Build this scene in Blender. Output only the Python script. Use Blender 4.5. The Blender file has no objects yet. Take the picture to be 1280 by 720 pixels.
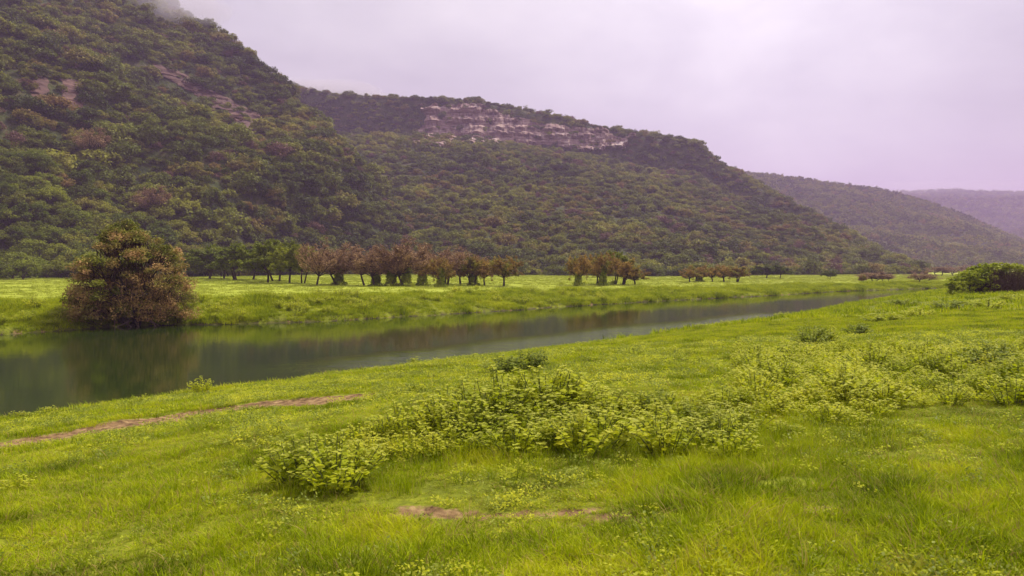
import bpy, math, random
import numpy as np
from mathutils import Vector, Euler

R = np.random.default_rng(11)
random.seed(5)
SC = bpy.context.scene
COL = SC.collection
F = 1000.0                      # focal length in photo pixels (1280 wide)
CAMZ = 5.0
PITCH = math.atan(28 / F)

# ------------------------------------------------------------------ noise
_P = np.random.default_rng(3).random((256, 256))
def vnoise(x, y):
    xi = np.floor(x).astype(int); yi = np.floor(y).astype(int)
    fx = x - xi; fy = y - yi
    fx = fx * fx * (3 - 2 * fx); fy = fy * fy * (3 - 2 * fy)
    a = _P[xi & 255, yi & 255]; b = _P[(xi + 1) & 255, yi & 255]
    c = _P[xi & 255, (yi + 1) & 255]; d = _P[(xi + 1) & 255, (yi + 1) & 255]
    return (a * (1 - fx) + b * fx) * (1 - fy) + (c * (1 - fx) + d * fx) * fy
def fbm(x, y, o=4):
    s = 0; a = .5
    for i in range(o):
        s = s + a * (vnoise(x + 17.3 * i, y - 9.1 * i) - .5) * 2
        x = x * 2.03; y = y * 2.03; a *= .5
    return s
def sstep(a, b, t):
    t = np.clip((t - a) / (b - a), 0, 1)
    return t * t * (3 - 2 * t)

# ------------------------------------------------------------------ river and ground
NEAR = np.array([(-200, -260), (-80, -58), (-38, -6), (-22, 15), (-15.3, 23.3), (-10.4, 30), (-6.6, 35), (-3, 38.5), (3.2, 46), (13, 58), (22.3, 69), (40, 96), (72, 140), (98, 164), (150, 200), (320, 290), (700, 400)], float)
FAR = np.array([(-300, -260), (-140, -80), (-90, 0), (-60, 34), (-46, 52), (-37, 58), (-31, 66), (-17, 71), (-3.4, 86), (17, 109), (41, 131), (66, 157), (88, 172), (112, 186), (160, 218), (330, 305), (700, 415)], float)
def sdist(pl, x, y, side):
    best = np.full(np.shape(x), 1e9); sg = np.ones(np.shape(x))
    for (ax, ay), (bx, by) in zip(pl[:-1], pl[1:]):
        dx, dy = bx - ax, by - ay; L = math.hypot(dx, dy)
        t = np.clip(((x - ax) * dx + (y - ay) * dy) / (L * L), 0, 1)
        d = np.hypot(x - ax - t * dx, y - ay - t * dy)
        cr = ((x - ax) * dy - (y - ay) * dx) / L
        m = d < best - 1e-9
        best = np.where(m, d, best); sg = np.where(m, np.sign(cr), sg)
    return best * sg * side
def shores(x, y):
    w = .55 * fbm(x * .35 + 5, y * .35) + 1.2 * fbm(x * .07, y * .07 + 9, 2)
    n = sdist(NEAR, x, y, 1) + w * .6
    f = sdist(FAR, x, y, -1) + w
    return n, f
def project(x, y, z):
    """world point -> photo pixel"""
    c, s = math.cos(PITCH), math.sin(PITCH)
    yy = y * c - (z - CAMZ) * s
    zz = y * s + (z - CAMZ) * c
    yy = np.where(yy > .01, yy, .01)
    return 640 + F * x / yy, 360 - F * zz / yy
def ray(px, py):
    c, s = math.cos(PITCH), math.sin(PITCH)
    u = (px - 640) / F; v = (360 - py) / F
    return u, c + v * s, v * c - s          # x, y, z direction
def inpoly(px, py, poly):
    n = len(poly); r = np.zeros(np.shape(px), bool)
    for i in range(n):
        x1, y1 = poly[i]; x2, y2 = poly[(i + 1) % n]
        if y1 == y2: continue
        c = ((y1 > py) != (y2 > py)) & (px < (x2 - x1) * (py - y1) / (y2 - y1) + x1)
        r ^= c
    return r
def gbase(x, y):
    n, f = shores(x, y)
    und = .16 * fbm(x * .12, y * .12 + 40, 3) + .07 * fbm(x * .6, y * .6, 3)
    zn = .38 * sstep(-.1, .7, n) + 2.95 * (1 - np.exp(-np.maximum(n - .4, 0) / 17.0)) * 1.22 * .92
    zn = np.minimum(zn, 3.33 + .004 * np.maximum(n - 25, 0)) + und * sstep(0, 4, n)
    zn = np.where(n > 0, zn, np.maximum(n * .5, -1.2))
    top = 1.75 - .85 * sstep(-30, 60, x)
    ft = sstep(0, 9, f)
    zf = .42 * sstep(-.1, 1.0, f) + (top - .42) * ft + und * 1.4 * sstep(0, 6, f) + .25 * fbm(x * .02, y * .02, 2) * sstep(10, 40, f)
    zf = np.where(f > 0, zf, np.maximum(f * .5, -1.2))
    return np.maximum(zn, zf), n, f
SOFT = []       # mounds: x, y, radius, height
def G(x, y):
    x = np.asarray(x, float); y = np.asarray(y, float)
    z, n, f = gbase(x, y)
    for mx, my, rx, ry, h in SOFT:
        z = z + h * np.exp(-(((x - mx) / rx) ** 2 + ((y - my) / ry) ** 2))
    return z
def hit(px, py):
    """where the line of sight through a photo pixel meets the ground"""
    u, v, w = ray(px, py)
    t = np.geomspace(2, 600, 5000)
    z = G(u * t, v * t); zz = CAMZ + w * t
    k = np.argmax(zz < z)
    if zz[k] >= z[k]: k = len(t) - 1
    return np.array([u * t[k], v * t[k], max(z[k], 0)])
SOFT.append((-1.0, 12.6, 2.6, 1.6, .28)); SOFT.append((2.5, 13.5, 3.2, 1.6, .22)); SOFT.append((-3.2, 11.4, 1.2, 1.0, .18))
PATH = [hit(*p)[:2] for p in ((-60, 566), (0, 556), (60, 548), (150, 533), (250, 517), (320, 507), (380, 502), (432, 499))]
SPOTS = [(545, 641, .34, .10), (590, 645, .2, .07), (770, 645, .34, .10), (715, 641, .22, .07), (655, 643, .2, .05), (825, 649, .24, .07), (950, 656, .2, .05), (880, 652, .30, .07), (400, 499, .5, .2), (530, 638, .2, .1), (60, 585, .2, .1), (1000, 640, .15, .06), (700, 712, .1, .05), (1040, 562, .15, .08)]
SPOTS = [(*hit(a, b)[:2], c, d) for a, b, c, d in SPOTS]
def soilmask(x, y):
    """1 inside bare earth, falling to 0 about 0.5 m away"""
    best = np.full(np.shape(x), 9.0)
    for (ax, ay), (bx, by) in zip(PATH[:-1], PATH[1:]):
        dx, dy = bx - ax, by - ay
        t = np.clip(((x - ax) * dx + (y - ay) * dy) / (dx * dx + dy * dy), 0, 1)
        best = np.minimum(best, np.hypot(x - ax - t * dx, y - ay - t * dy) - .74)
    for sx, sy, rx, ry in SPOTS:
        best = np.minimum(best, (np.hypot((x - sx) / (rx * 1.25), (y - sy) / (ry * 1.5)) - 1) * ry * 1.6)
    return np.clip(.5 - best / .5, 0, 1)

# ------------------------------------------------------------------ mesh helpers
class MB:
    def __init__(s): s.v = []; s.q = []; s.t = []; s.n = 0; s.tint = []; s.mq = []; s.mt = []
    def add(s, v, q=None, t=None, tint=0.0, mi=0):
        v = np.asarray(v, float).reshape(-1, 3)
        if q is not None and len(q): s.q.append(np.asarray(q, int) + s.n); s.mq.append(np.full(len(q), mi))
        if t is not None and len(t): s.t.append(np.asarray(t, int) + s.n); s.mt.append(np.full(len(t), mi))
        s.v.append(v); s.tint.append(np.broadcast_to(np.asarray(tint, float), (len(v),))); s.n += len(v)
    def mesh(s, name, mats, smooth=False):
        v = np.concatenate(s.v) if s.v else np.zeros((0, 3))
        q = np.concatenate(s.q) if s.q else np.zeros((0, 4), int)
        t = np.concatenate(s.t) if s.t else np.zeros((0, 3), int)
        me = bpy.data.meshes.new(name)
        me.vertices.add(len(v)); me.vertices.foreach_set('co', v.astype(np.float32).ravel())
        me.loops.add(q.size + t.size)
        me.loops.foreach_set('vertex_index', np.concatenate([q.ravel(), t.ravel()]).astype(np.int32))
        me.polygons.add(len(q) + len(t))
        st = np.concatenate([np.arange(len(q)) * 4, q.size + np.arange(len(t)) * 3])
        me.polygons.foreach_set('loop_start', st.astype(np.int32))
        mi = np.concatenate([np.concatenate(s.mq) if s.mq else np.zeros(0), np.concatenate(s.mt) if s.mt else np.zeros(0)])
        me.polygons.foreach_set('material_index', mi.astype(np.int32))
        me.polygons.foreach_set('use_smooth', np.full(len(q) + len(t), smooth))
        at = me.attributes.new('tint', 'FLOAT', 'POINT')
        at.data.foreach_set('value', np.concatenate(s.tint).astype(np.float32))
        for m in (mats if isinstance(mats, (list, tuple)) else [mats]): me.materials.append(m)
        me.update(calc_edges=True)
        return me
def obj(name, me, parent=None, link=True):
    o = bpy.data.objects.new(name, me)
    if link: COL.objects.link(o)
    if parent: o.parent = parent
    return o
def tag(o, label=None, cat=None, group=None, kind=None):
    if label: o['label'] = label
    if cat: o['category'] = cat
    if group: o['group'] = group
    if kind: o['kind'] = kind
    return o
def thing(name, loc, rz, sc, parts, label, cat, group=None):
    r = obj(name, None); r.location = loc; r.rotation_euler = (0, 0, rz); r.scale = (sc if hasattr(sc, '__len__') else (sc,) * 3)
    tag(r, label, cat, group)
    for pn, me in parts: obj(pn, me, r)
    return r
def unit(v): return v / np.maximum(np.linalg.norm(v, axis=-1, keepdims=True), 1e-9)
def rdir(n, rng):
    return unit(rng.normal(size=(n, 3)))

def tube(mb, pts, r, sides=5, tint=0.0, mi=0):
    pts = np.asarray(pts, float); n = len(pts); r = np.broadcast_to(r, (n,))
    d = unit(np.gradient(pts, axis=0))
    up = np.where(np.abs(d[:, 2:3]) > .9, np.array([[1., 0, 0]]), np.array([[0, 0, 1.]]))
    a = unit(np.cross(d, up)); b = np.cross(d, a)
    th = np.arange(sides) / sides * 2 * math.pi
    v = pts[:, None] + r[:, None, None] * (np.cos(th)[None, :, None] * a[:, None] + np.sin(th)[None, :, None] * b[:, None])
    i = np.arange(n - 1)[:, None] * sides; j = np.arange(sides)[None]; k = (j + 1) % sides
    q = np.stack([i + j, i + k, i + sides + k, i + sides + j], -1).reshape(-1, 4)
    mb.add(v.reshape(-1, 3), q, tint=tint, mi=mi)
def bez(a, b, sag, rng, n=6, jit=.05):
    t = np.linspace(0, 1, n)[:, None]
    L = np.linalg.norm(b - a)
    m = (a + b) / 2 + np.asarray(sag) * L + rng.normal(size=3) * jit * L
    return (1 - t) ** 2 * a + 2 * t * (1 - t) * m + t * t * b
def leafquads(mb, c, size, rng, flat=.5, aspect=.5, tint=0.0, droop=0.0, out=None, mi=0):
    """one small folded rhombic leaf (or leaf spray) at each centre"""
    n = len(c)
    nr = rdir(n, rng); nr[:, 2] = np.abs(nr[:, 2]) + flat
    if out is not None: nr = nr + out * .9
    nr = unit(nr)
    a = unit(np.cross(nr, rdir(n, rng))); a[:, 2] -= droop; a = unit(a); b = unit(np.cross(nr, a))
    s = (size * rng.uniform(.6, 1.35, n))[:, None]
    v = np.stack([c - a * s * .5, c + b * s * aspect * .5 - nr * s * .08, c + a * s * .5 - nr * s * .12, c - b * s * aspect * .5 - nr * s * .08], 1)
    q = np.arange(n * 4).reshape(n, 4)
    tt = np.repeat(np.broadcast_to(np.asarray(tint, float), (n,)), 4)
    mb.add(v.reshape(-1, 3), q, tint=tt, mi=mi)

# ------------------------------------------------------------------ materials
def newmat(name):
    m = bpy.data.materials.new(name); m.use_nodes = True
    nt = m.node_tree; nt.nodes.clear()
    return m, nt, nt.nodes.new('ShaderNodeOutputMaterial')
def N(nt, t, **k):
    n = nt.nodes.new(t)
    for a, b in k.items():
        if hasattr(n, a): setattr(n, a, b)
        else: n.inputs[a.replace('_', ' ')].default_value = b
    return n
def ramp(nt, fac, stops):
    r = nt.nodes.new('ShaderNodeValToRGB'); e = r.color_ramp.elements
    while len(e) < len(stops): e.new(.5)
    for el, (p, c) in zip(e, stops): el.position = p; el.color = (*c, 1)
    nt.links.new(fac, r.inputs[0]); return r.outputs[0]
def mixc(nt, fac, a, b, mode='MIX'):
    m = nt.nodes.new('ShaderNodeMix'); m.data_type = 'RGBA'; m.blend_type = mode
    for s, i in ((fac, 0), (a, 6), (b, 7)):
        if isinstance(s, (int, float)): m.inputs[i].default_value = s
        elif isinstance(s, tuple): m.inputs[i].default_value = (*s, 1)
        else: nt.links.new(s, m.inputs[i])
    return m.outputs[2]
def math_(nt, op, a, b=None, c=None, clamp=False):
    m = nt.nodes.new('ShaderNodeMath'); m.operation = op; m.use_clamp = clamp
    for i, s in enumerate((a, b, c)):
        if s is None: continue
        if isinstance(s, (int, float)): m.inputs[i].default_value = s
        else: nt.links.new(s, m.inputs[i])
    return m.outputs[0]
def noise(nt, scale, detail=3, vec=None, rough=.55, dist=0):
    n = nt.nodes.new('ShaderNodeTexNoise'); n.inputs['Scale'].default_value = scale
    n.inputs['Detail'].default_value = detail; n.inputs['Roughness'].default_value = rough; n.inputs['Distortion'].default_value = dist
    if vec is not None: nt.links.new(vec, n.inputs['Vector'])
    return n.outputs[0]
def leafmat(name, dark, mid, light, alt=None, trans=.3, rough=.55, world=.05, spec=.25, tintcol=None, obr=.3, isl=.5, wamp=1.6):
    """foliage: leaf-to-leaf and plant-to-plant variation, with light passing through the blades"""
    m, nt, out = newmat(name)
    geo = nt.nodes.new('ShaderNodeNewGeometry'); oi = nt.nodes.new('ShaderNodeObjectInfo')
    n1 = noise(nt, world, 3, geo.outputs['Position'])
    f = math_(nt, 'MULTIPLY', geo.outputs['Random Per Island'], isl)
    f = math_(nt, 'ADD', f, math_(nt, 'MULTIPLY', oi.outputs['Random'], obr))
    f = math_(nt, 'ADD', f, math_(nt, 'MULTIPLY_ADD', n1, wamp, .1 - wamp / 2 - .5 * max(0, obr + isl - .8)))
    c = ramp(nt, math_(nt, 'ADD', f, .0, clamp=True), [(.0, dark), (.45, mid), (.95, light)])
    if alt:
        n2 = noise(nt, world * 2.3, 4, geo.outputs['Position'])
        g = math_(nt, 'ADD', math_(nt, 'MULTIPLY', n2, 1.0), math_(nt, 'MULTIPLY', oi.outputs['Random'], .35))
        g = math_(nt, 'MULTIPLY', math_(nt, 'SUBTRACT', g, alt[1]), 5.0, clamp=True)
        c = mixc(nt, g, c, alt[0])
    if tintcol:
        at = nt.nodes.new('ShaderNodeAttribute'); at.attribute_name = 'tint'
        c = mixc(nt, at.outputs['Fac'], c, tintcol)
    p = nt.nodes.new('ShaderNodeBsdfPrincipled'); nt.links.new(c, p.inputs['Base Color'])
    p.inputs['Roughness'].default_value = rough; p.inputs['Specular IOR Level'].default_value = spec * .3
    tr = nt.nodes.new('ShaderNodeBsdfTranslucent'); nt.links.new(c, tr.inputs['Color'])
    mx = nt.nodes.new('ShaderNodeMixShader'); mx.inputs[0].default_value = trans
    nt.links.new(p.outputs[0], mx.inputs[1]); nt.links.new(tr.outputs[0], mx.inputs[2]); nt.links.new(mx.outputs[0], out.inputs[0])
    return m
def plainmat(name, a, b, scale=3, rough=.85, bump=.3, spec=.2):
    m, nt, out = newmat(name)
    tc = nt.nodes.new('ShaderNodeTexCoord')
    n = noise(nt, scale, 5, tc.outputs['Object'])
    c = ramp(nt, n, [(.3, a), (.7, b)])
    p = nt.nodes.new('ShaderNodeBsdfPrincipled'); nt.links.new(c, p.inputs['Base Color'])
    p.inputs['Roughness'].default_value = rough; p.inputs['Specular IOR Level'].default_value = spec
    bp = nt.nodes.new('ShaderNodeBump'); bp.inputs['Strength'].default_value = bump
    nt.links.new(n, bp.inputs['Height']); nt.links.new(bp.outputs[0], p.inputs['Normal'])
    nt.links.new(p.outputs[0], out.inputs[0])
    return m

M = {}
M['grass'] = leafmat('grass_blades', (.08, .12, .002), (.268, .345, .003), (.47, .49, .010), trans=.35, world=.8, spec=.12, wamp=2.1,
                     alt=((.36, .30, .06), .90), tintcol=(.38, .27, .09))
M['meadow'] = leafmat('meadow_grass_blades', (.20, .24, .02), (.29, .33, .03), (.38, .40, .06), trans=.35, world=.06, spec=.1)
M['bankgrass'] = leafmat('bank_grass_blades', (.11, .155, .004), (.28, .335, .007), (.44, .46, .02), trans=.35, world=.35, spec=.1)
M['weed'] = leafmat('weed_leaves', (.15, .20, .005), (.38, .43, .008), (.58, .57, .025), trans=.48, world=.5, rough=.5, tintcol=(.56, .55, .13))
M['shrub'] = leafmat('shrub_leaves', (.08, .12, .010), (.17, .22, .014), (.30, .34, .03), trans=.35, world=.5, rough=.5, tintcol=(.44, .46, .12))
M['wood'] = leafmat('hill_leaves', (.036, .050, .004), (.11, .130, .008), (.245, .245, .018), alt=((.21, .13, .035), .78), trans=.3, world=.013, obr=.75, isl=.3)
M['woodbrown'] = leafmat('bare_hill_twigs', (.08, .045, .03), (.13, .07, .05), (.19, .11, .075), trans=.2, world=.05)
M['dark'] = leafmat('hill_foot_leaves', (.03, .048, .003), (.105, .135, .006), (.24, .26, .014), trans=.3, world=.02, obr=.6, isl=.3)
M['rust'] = leafmat('rusty_leaves', (.13, .085, .02), (.27, .165, .035), (.42, .28, .05), trans=.3, world=.25, tintcol=(.22, .22, .02))
M['mauve'] = leafmat('mauve_twigs', (.14, .075, .05), (.27, .165, .08), (.42, .28, .13), trans=.2, world=.15)
M['river'] = leafmat('riverside_leaves', (.05, .07, .006), (.13, .155, .012), (.27, .27, .03), trans=.3, world=.7, tintcol=(.46, .28, .11))
M['vine'] = leafmat('vine_leaves', (.09, .125, .006), (.21, .26, .010), (.38, .41, .03), trans=.35, world=.6)
M['bark'] = plainmat('bark', (.028, .02, .014), (.075, .052, .035), 6)
M['palebark'] = plainmat('pale_roots', (.12, .085, .06), (.26, .19, .14), 6)
M['stem'] = plainmat('green_stem', (.09, .11, .02), (.16, .18, .05), 5, bump=0)
M['drytwig'] = plainmat('dry_twigs', (.035, .02, .014), (.09, .05, .035), 4, bump=0)

def groundmat():
    m, nt, out = newmat('grassy_ground')
    geo = nt.nodes.new('ShaderNodeNewGeometry'); pos = geo.outputs['Position']
    n1 = noise(nt, .35, 4, pos); n2 = noise(nt, 9, 5, pos); n3 = noise(nt, .03, 3, pos)
    f = math_(nt, 'ADD', math_(nt, 'MULTIPLY', n1, .4), math_(nt, 'MULTIPLY', n2, .6))
    g = ramp(nt, f, [(.3, (.06, .07, .008)), (.5, (.14, .16, .010)), (.72, (.26, .28, .015))])
    at = nt.nodes.new('ShaderNodeAttribute'); at.attribute_name = 'far'
    gm = ramp(nt, f, [(.3, (.19, .23, .02)), (.5, (.27, .31, .028)), (.72, (.34, .37, .05))])
    g = mixc(nt, at.outputs['Fac'], g, gm)
    so = nt.nodes.new('ShaderNodeAttribute'); so.attribute_name = 'soil'
    s = math_(nt, 'ADD', so.outputs['Fac'], math_(nt, 'MULTIPLY_ADD', noise(nt, 5, 8, pos, .7), 1.1, -.5))
    s = math_(nt, 'MULTIPLY', math_(nt, 'SUBTRACT', s, .45), 7, clamp=True)
    soil = ramp(nt, noise(nt, 6, 6, pos), [(.3, (.06, .03, .018)), (.5, (.18, .11, .05)), (.72, (.36, .25, .12))])
    c = mixc(nt, s, g, soil)
    mu = nt.nodes.new('ShaderNodeAttribute'); mu.attribute_name = 'mud'
    c = mixc(nt, mu.outputs['Fac'], c, (.06, .045, .025))
    p = nt.nodes.new('ShaderNodeBsdfPrincipled'); nt.links.new(c, p.inputs['Base Color']); p.inputs['Roughness'].default_value = .95
    p.inputs['Specular IOR Level'].default_value = .1
    bp = nt.nodes.new('ShaderNodeBump'); bp.inputs['Strength'].default_value = .6; bp.inputs['Distance'].default_value = .05
    nt.links.new(noise(nt, 14, 6, pos), bp.inputs['Height']); nt.links.new(bp.outputs[0], p.inputs['Normal'])
    nt.links.new(p.outputs[0], out.inputs[0])
    return m
def watermat():
    m, nt, out = newmat('river_water')
    geo = nt.nodes.new('ShaderNodeNewGeometry'); pos = geo.outputs['Position']
    mp = nt.nodes.new('ShaderNodeMapping'); nt.links.new(pos, mp.inputs[0]); mp.inputs['Scale'].default_value = (.7, 1.6, 1); mp.inputs['Rotation'].default_value = (0, 0, math.radians(-20))
    w1 = noise(nt, 2.4, 4, mp.outputs[0], .6); w2 = noise(nt, .5, 2, mp.outputs[0])
    calm = noise(nt, .045, 2, pos)
    st = math_(nt, 'MULTIPLY', math_(nt, 'SUBTRACT', calm, .36), 3.0, clamp=True)
    rf = nt.nodes.new('ShaderNodeAttribute'); rf.attribute_name = 'ruffle'
    st = math_(nt, 'MULTIPLY', math_(nt, 'MULTIPLY_ADD', st, .22, .07), math_(nt, 'MULTIPLY_ADD', rf.outputs['Fac'], 16.0, .35))
    h = math_(nt, 'ADD', math_(nt, 'MULTIPLY', w1, 1.0), math_(nt, 'MULTIPLY', w2, 1.2))
    bp = nt.nodes.new('ShaderNodeBump'); bp.inputs['Distance'].default_value = .045
    nt.links.new(math_(nt, 'MULTIPLY', h, st), bp.inputs['Height']); bp.inputs['Strength'].default_value = 1.0
    p = nt.nodes.new('ShaderNodeBsdfPrincipled')
    p.inputs['Base Color'].default_value = (.020, .032, .006, 1); p.inputs['Roughness'].default_value = .04; p.inputs['IOR'].default_value = 1.33
    nt.links.new(bp.outputs[0], p.inputs['Normal']); nt.links.new(p.outputs[0], out.inputs[0])
    return m
def hillmat():
    m, nt, out = newmat('hill_undergrowth')
    geo = nt.nodes.new('ShaderNodeNewGeometry'); pos = geo.outputs['Position']
    c = ramp(nt, noise(nt, .15, 6, pos), [(.3, (.018, .026, .007)), (.5, (.04, .05, .013)), (.7, (.085, .07, .03))])
    p = nt.nodes.new('ShaderNodeBsdfPrincipled'); nt.links.new(c, p.inputs['Base Color']); p.inputs['Roughness'].default_value = .95; p.inputs['Specular IOR Level'].default_value = .1
    bp = nt.nodes.new('ShaderNodeBump'); bp.inputs['Strength'].default_value = .8; bp.inputs['Distance'].default_value = 1.5
    nt.links.new(noise(nt, .6, 5, pos), bp.inputs['Height']); nt.links.new(bp.outputs[0], p.inputs['Normal'])
    nt.links.new(p.outputs[0], out.inputs[0])
    return m
def rockmat(name, k=1.0, tint=None):
    m, nt, out = newmat(name)
    geo = nt.nodes.new('ShaderNodeNewGeometry'); pos = geo.outputs['Position']
    mp = nt.nodes.new('ShaderNodeMapping'); nt.links.new(pos, mp.inputs[0]); mp.inputs['Scale'].default_value = (.05, .05, .55)
    mp2 = nt.nodes.new('ShaderNodeMapping'); nt.links.new(pos, mp2.inputs[0]); mp2.inputs['Scale'].default_value = (.35, .35, .06)
    band = noise(nt, 1, 5, mp.outputs[0], .6, .6); col = noise(nt, 1, 4, mp2.outputs[0], .6)
    c = ramp(nt, band, [(.33, (.07 * k, .042 * k, .036 * k)), (.5, (.25 * k, .16 * k, .135 * k)), (.68, (.46 * k, .36 * k, .32 * k))])
    c = mixc(nt, ramp(nt, col, [(.4, (0, 0, 0)), (.65, (.75, .75, .75))]), c, (.17 * k, .09 * k, .075 * k))
    w = ramp(nt, noise(nt, .045, 4, pos), [(.60, (0, 0, 0)), (.68, (.8, .8, .8))])
    c = mixc(nt, w, c, mixc(nt, band, (.30 * k, .2 * k, .17 * k), (.72 * k, .66 * k, .63 * k)))
    if tint: c = mixc(nt, 1.0, c, tint, 'MULTIPLY')
    p = nt.nodes.new('ShaderNodeBsdfPrincipled'); nt.links.new(c, p.inputs['Base Color']); p.inputs['Roughness'].default_value = .9
    bp = nt.nodes.new('ShaderNodeBump'); bp.inputs['Strength'].default_value = 1; bp.inputs['Distance'].default_value = 1.2
    nt.links.new(band, bp.inputs['Height']); nt.links.new(bp.outputs[0], p.inputs['Normal'])
    nt.links.new(p.outputs[0], out.inputs[0])
    return m
M['ground'] = groundmat(); M['water'] = watermat(); M['hill'] = hillmat(); M['rock'] = rockmat('banded_cliff_rock'); M['darkrock'] = rockmat('dark_cliff_rock', .30, (.95, .58, .48))

# ------------------------------------------------------------------ ground and water
th = np.concatenate([np.arange(-180, -46, 3.0), np.arange(-46, 46.01, .16), np.arange(49, 181, 3.0)])
th[-1] = 180.0
rr = np.concatenate([[.3, .8], np.geomspace(1.4, 220, 560), np.geomspace(225, 6000, 60)])
TT, RR = np.meshgrid(np.radians(th), rr)
X = RR * np.sin(TT); Y = RR * np.cos(TT)
z, sn, sf = gbase(X, Y); Z = G(X, Y)
mb = MB(); n0, n1 = X.shape
ii = np.arange(n0 - 1)[:, None] * n1 + np.arange(n1 - 1)[None]
so = soilmask(X, Y)
Z = Z - .05 * sstep(.4, .9, so)
mb.add(np.stack([X, Y, Z], -1).reshape(-1, 3), np.stack([ii, ii + 1, ii + n1 + 1, ii + n1], -1).reshape(-1, 4))
# close the small hole under the camera
cv = mb.n; mb.add([(0, 0, float(G(0, 0)))], t=np.array([(cv * 0 + j - cv, j + 1 - cv, 0) for j in range(n1 - 1)]))
gm = mb.mesh('ground', M['ground'], True)
def att(me, name, arr):
    a = me.attributes.new(name, 'FLOAT', 'POINT'); a.data.foreach_set('value', arr.astype(np.float32))
nz = fbm(X * .8, Y * .8, 3)
farm = (sf > 0) * sstep(3, 16, sf + 4 * fbm(X * .2, Y * .2, 3))
mud = np.clip(np.where(sn > sf, 1 - sn / .45, 1 - (sf - .15) / (.25 + .5 * np.maximum(nz, 0))), 0, 1)
mud = np.where((sn < 0) & (sf < 0), 1, mud)
tan_ = np.where((sf > -.1) & (sf < .12 + .3 * nz), .9, 0)
att(gm, 'soil', np.append(np.maximum(so, tan_ * sstep(.25, .4, nz)).ravel(), 0)); att(gm, 'far', np.append(farm.ravel(), 0)); att(gm, 'mud', np.append((mud * (1 - .9 * (tan_ > 0) * (nz > 0))).ravel(), 0))
tag(obj('ground', gm), kind='structure')

mb = MB()
gx = np.arange(-160, 420, 2.0); gy = np.arange(-120, 330, 2.0)
WX, WY = np.meshgrid(gx, gy); a, b = WX.shape
ii = np.arange(a - 1)[:, None] * b + np.arange(b - 1)[None]
mb.add(np.stack([WX, WY, WX * 0], -1).reshape(-1, 3), np.stack([ii, ii + 1, ii + b + 1, ii + b], -1).reshape(-1, 4))
wm = mb.mesh('river_water', M['water'], True)
wn, wf = shores(WX, WY)
att(wm, 'ruffle', (sstep(-9, -1, wn) * (WY > 0) * sstep(34, 46, WY) * (1 - sstep(62, 90, WY))).ravel())
tag(obj('river_water', wm), kind='structure')

# ------------------------------------------------------------------ scattering for uncountable cover (geometry nodes)
def scatter(name, protos, P, scale, label, cat=None, tiltamp=.12, kind='stuff', weights=None, seed=1):
    rng = np.random.default_rng(seed); n = len(P)
    me = bpy.data.meshes.new(name); me.vertices.add(n); me.vertices.foreach_set('co', P.astype(np.float32).ravel())
    a = me.attributes.new('rot', 'FLOAT_VECTOR', 'POINT')
    rot = np.stack([rng.normal(size=n) * tiltamp, rng.normal(size=n) * tiltamp, rng.uniform(0, 6.283, n)], -1)
    a.data.foreach_set('vector', rot.astype(np.float32).ravel())
    a = me.attributes.new('scl', 'FLOAT_VECTOR', 'POINT')
    s = np.asarray(scale, float); s = np.stack([s, s, s * rng.uniform(.8, 1.2, n)], -1) if s.ndim == 1 else s
    a.data.foreach_set('vector', s.astype(np.float32).ravel())
    a = me.attributes.new('pick', 'INT', 'POINT')
    pk = rng.choice(len(protos), n, p=weights) if not isinstance(weights, np.ndarray) or weights.ndim == 1 and len(weights) == len(protos) else weights
    a.data.foreach_set('value', pk.astype(np.int32))
    o = obj(name, me); tag(o, label, cat, None, kind)
    ng = bpy.data.node_groups.new(name + '_spread', 'GeometryNodeTree')
    ng.interface.new_socket('Geometry', in_out='INPUT', socket_type='NodeSocketGeometry')
    ng.interface.new_socket('Geometry', in_out='OUTPUT', socket_type='NodeSocketGeometry')
    L = ng.links.new; gi = ng.nodes.new('NodeGroupInput'); go = ng.nodes.new('NodeGroupOutput')
    jn = ng.nodes.new('GeometryNodeJoinGeometry')
    for k, pm in reversed(list(enumerate(protos))):      # join keeps the last link first
        po = bpy.data.objects.new('%s_source_%d' % (name, k), pm)
        oi = ng.nodes.new('GeometryNodeObjectInfo'); oi.inputs['Object'].default_value = po; oi.inputs['As Instance'].default_value = False
        g2 = ng.nodes.new('GeometryNodeGeometryToInstance'); L(oi.outputs['Geometry'], g2.inputs[0]); L(g2.outputs[0], jn.inputs[0])
    def na(nm, ty):
        x = ng.nodes.new('GeometryNodeInputNamedAttribute'); x.data_type = ty; x.inputs['Name'].default_value = nm; return x.outputs[0]
    ip = ng.nodes.new('GeometryNodeInstanceOnPoints'); ip.inputs['Pick Instance'].default_value = True
    L(gi.outputs[0], ip.inputs['Points']); L(jn.outputs[0], ip.inputs['Instance']); L(na('pick', 'INT'), ip.inputs['Instance Index'])
    er = ng.nodes.new('FunctionNodeEulerToRotation'); L(na('rot', 'FLOAT_VECTOR'), er.inputs[0]); L(er.outputs[0], ip.inputs['Rotation'])
    L(na('scl', 'FLOAT_VECTOR'), ip.inputs['Scale']); L(ip.outputs[0], go.inputs[0])
    md = o.modifiers.new('spread', 'NODES'); md.node_group = ng
    return o

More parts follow.
